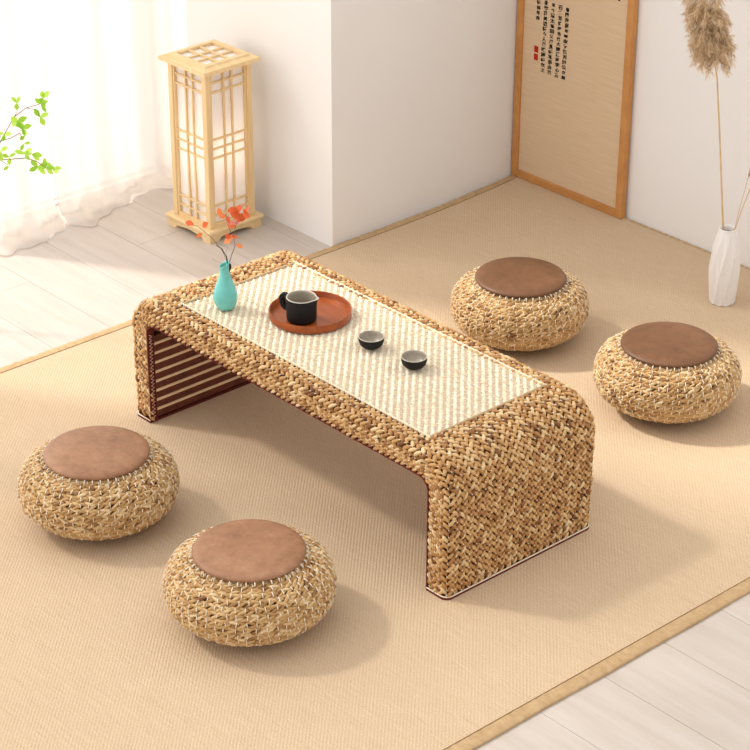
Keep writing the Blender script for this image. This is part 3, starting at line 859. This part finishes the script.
# plume
m = MB(); Cc = []; V3 = []; tri = []
def pathp(u):
    s = 4.55 + u*3.45; i = min(7, int(s)); return pts[i].lerp(pts[i+1], s-i)
UPZ = Vector((0,0,1))
for k in range(300):
    u = rng.uniform(0, 1)**.9 if rng.uniform() > .3 else rng.uniform(0,.5)
    p0 = pathp(max(0, u)); a = rng.uniform(0, 2*PI)
    out = RIGHT*math.cos(a) + BACK*math.sin(a)
    if rng.uniform() < .4: out = (out - RIGHT*.6).normalized()
    ln = rng.uniform(.05,.095)*(1-.35*u)
    d = (out*.75 + UPZ*rng.uniform(.25,1.15)).normalized(); q = p0.copy(); nst = 9
    for s in range(nst):
        q = q + d*(ln/nst); d = (d + Vector((0,0,-.27)) + out*.02).normalized()
        if (q - p0).length > .054: break
        for w_ in range(8):
            r3 = Vector(rng.normal(0,1,3)).normalized()
            fd = (d*.5 + r3*.75 + Vector((0,0,-.35))).normalized(); fl = rng.uniform(.007,.017)
            sd_ = fd.cross(Vector(rng.normal(0,1,3))).normalized()*rng.uniform(.0005,.0009)
            b0 = q + r3*.0015; n0 = len(V3)
            V3 += [tuple(b0-sd_), tuple(b0+sd_), tuple(b0+fd*fl*.55+sd_*.9-UPZ*.001), tuple(b0+fd*fl-UPZ*.003), tuple(b0+fd*fl*.55-sd_*.9-UPZ*.001)]
            tri.append((n0,n0+1,n0+2,n0+3,n0+4))
m.add(V3, tri); m.build('plume', PLUME, pg, False)
# foxtail stems leaning right
ft = empty('foxtail_grass', tuple(inv)); tag(ft, 'thin dry foxtail stems leaning right out of the white vase', 'dried grass')
m = MB(); s1 = [at(723,245), at(734.5,229), at(740,207), at(746,186), at(751,165,0)]; s2 = [at(724,246,-.004), at(735.5,228,-.004), at(742,209,-.006), at(750,189,-.008), at(757,168,-.01), at(764,140,-.01)]
m.tube([tuple(p_-inv) for p_ in s1], .0007, 5); m.tube([tuple(p_-inv) for p_ in s2], .0012, 6); m.build('stem', STALK, ft)
m = MB(); V3 = []; tri = []
for cen, ax, n_ in ((at(748.5,177), RIGHT*.35+UPZ, 500), (at(765,134,-.01), RIGHT*.35+UPZ, 500)):
    ax = ax.normalized()
    for k in range(n_):
        u = rng.uniform(0, 1); b0 = cen - inv + ax*(u*.046)
        r3 = Vector(rng.normal(0,1,3)); r3 = (r3 - ax*r3.dot(ax)).normalized(); fd = (r3*.8 + ax*.7).normalized(); fl = .0105*math.sin(PI*(.12+.86*u))**.6
        sd_ = fd.cross(ax).normalized()*.0007; n0 = len(V3)
        V3 += [tuple(b0-sd_), tuple(b0+sd_), tuple(b0+fd*fl)]; tri.append((n0,n0+1,n0+2))
m.add(V3, tri); m.build('seed_head', PLUME, ft, False)

# ------------------------------------------------------------------ green branch in a vase just out of frame
GV = Vector((-1.24,-.31,ZF)); at = spray(GV, 392, 346, -45, 296)
gv = empty('branch_vase', tuple(GV)); tag(gv, 'white vase on the floor holding the green branch left of the curtain', 'vase')
m = MB(); m.lathe([(.001,.0005),(.035,.0005),(.042,.01),(.048,.06),(.044,.11),(.028,.15),(.020,.17),(.023,.182),(.021,.183),(.017,.17),(.025,.15),(.03,.06),(.001,.012)], 36); m.build('vase_body', WHITEC, gv)
gb = empty('green_branch', tuple(GV+Vector((0,0,.02)))); tag(gb, 'slender branch with bright green leaves reaching in before the sheer curtain', 'branch')
inv = GV+Vector((0,0,.02)); root = at(-72,312)
lines = [[root, at(-68,250), at(-30,190,.0), at(-8,155,.01), at(3,137,.01), at(14,117,.0), at(26,108,-.005), at(40,104,-.01)],
         [root, at(-66,250), at(-28,195,-.02), at(-10,160,-.02), at(1,141,-.02), at(11,138,-.02), at(20,133,-.02)],
         [root, at(-70,250), at(-34,200,.02), at(-12,165,.02), at(0,160,.02), at(13,159,.02), at(27,158,.015), at(36,161,.01), at(46,168,.01)],
         [at(14,117,0), at(17,112,0), at(17.5,104,0)], [at(-8,155,.01), at(2,133,.01), at(8,124,.01)], [at(20,133,-.02), at(23,140,-.02)], [at(26,108,-.005), at(37,110,-.008), at(40,117,-.01)], [at(0,160,.02), at(8,165,.02)]]
m = MB()
for i, L_ in enumerate(lines): m.tube([tuple(p_-inv) for p_ in L_], [max(.0005, (.0017 if i < 3 else .0008)*(1-.6*k/len(L_))) for k in range(len(L_))], 6)
m.build('stem', TWIGP, gb)
m = MB()
for px, py, d, n_, s_ in ((17,103,0,3,.9),(43,98,-.01,4,1),(41,104,-.01,3,.9),(40,117,-.01,3,1),(17,122,0,4,1.1),(22,128,0,3,1.1),(5,134,-.02,3,.9),(1,151,.0,3,1.1),(25,136,-.02,2,.8),(24,144,-.02,2,.8),(25,154,.015,3,1.0),(32,154,.012,3,1.0),(9,157,.02,3,.8),(9,166,.02,2,.7),(38,167,.01,4,1.1),(46,168,.01,4,1.1),(53,169,.01,3,1.0)):
    for k in range(n_):
        a = 2*PI*(k+rng.uniform(0,.6))/n_
        dr = RIGHT*math.cos(a) + UPZ*(math.sin(a)*.9) + BACK*rng.uniform(-.6,.3)
        nr = -BACK + UPZ*.6 + RIGHT*rng.uniform(-.8,.8)
        leaf_mesh(m, at(px,py,d)-inv, dr, nr, rng.uniform(.018,.026)*s_, rng.uniform(.010,.014)*s_)
m.build('leaves', LEAFG, gb)

# ------------------------------------------------------------------ light
az, el = math.radians(31), math.radians(45)
sd = Vector((math.cos(az)*math.cos(el), math.sin(az)*math.cos(el), -math.sin(el)))
L = bpy.data.lights.new('sun', 'SUN'); L.energy = 3.6; L.angle = math.radians(5); L.color = (1,.95,.87)
lo = bpy.data.objects.new('sun', L); COL.objects.link(lo); lo.rotation_euler = sd.to_track_quat('-Z','Y').to_euler(); lo.location = (-4,-2,4)
W = bpy.data.worlds.new('world'); SC.world = W; W.use_nodes = True
bg = W.node_tree.nodes['Background']; bg.inputs[0].default_value = (1,.985,.97,1)
wt = W.node_tree; tc = wt.nodes.new('ShaderNodeTexCoord'); vm = wt.nodes.new('ShaderNodeVectorMath'); vm.operation = 'DOT_PRODUCT'
vm.inputs[1].default_value = (-.88,-.38,.28); mr = wt.nodes.new('ShaderNodeMapRange')
for i_, q_ in ((1,-1),(2,1),(3,.62),(4,1.58)): mr.inputs[i_].default_value = q_
wt.links.new(tc.outputs['Generated'], vm.inputs[0]); wt.links.new(vm.outputs['Value'], mr.inputs[0]); wt.links.new(mr.outputs[0], bg.inputs[1])
# bulb of the lantern
BL = bpy.data.lights.new('lantern_bulb', 'POINT'); BL.energy = 1.1; BL.color = (1,.93,.84); BL.shadow_soft_size = .03
bo = bpy.data.objects.new('lantern_bulb', BL); COL.objects.link(bo); bo.location = (-1.219,.581,.23)
A = bpy.data.lights.new('window_daylight', 'AREA'); A.shape = 'RECTANGLE'; A.size = 3.0; A.size_y = 2.6; A.energy = 22; A.color = (1,.97,.93)
ao = bpy.data.objects.new('window_daylight', A); COL.objects.link(ao); ao.location = (-1.85,-1.0,1.5); ao.rotation_euler = Vector((1,0,-.15)).to_track_quat('-Z','Y').to_euler()
vs = SC.view_settings; vs.view_transform = 'Standard'; vs.look = 'None'; vs.gamma = 1; vs.use_curve_mapping = False; vs.exposure = 0
SC.cycles.max_bounces = 8; SC.cycles.transparent_max_bounces = 12
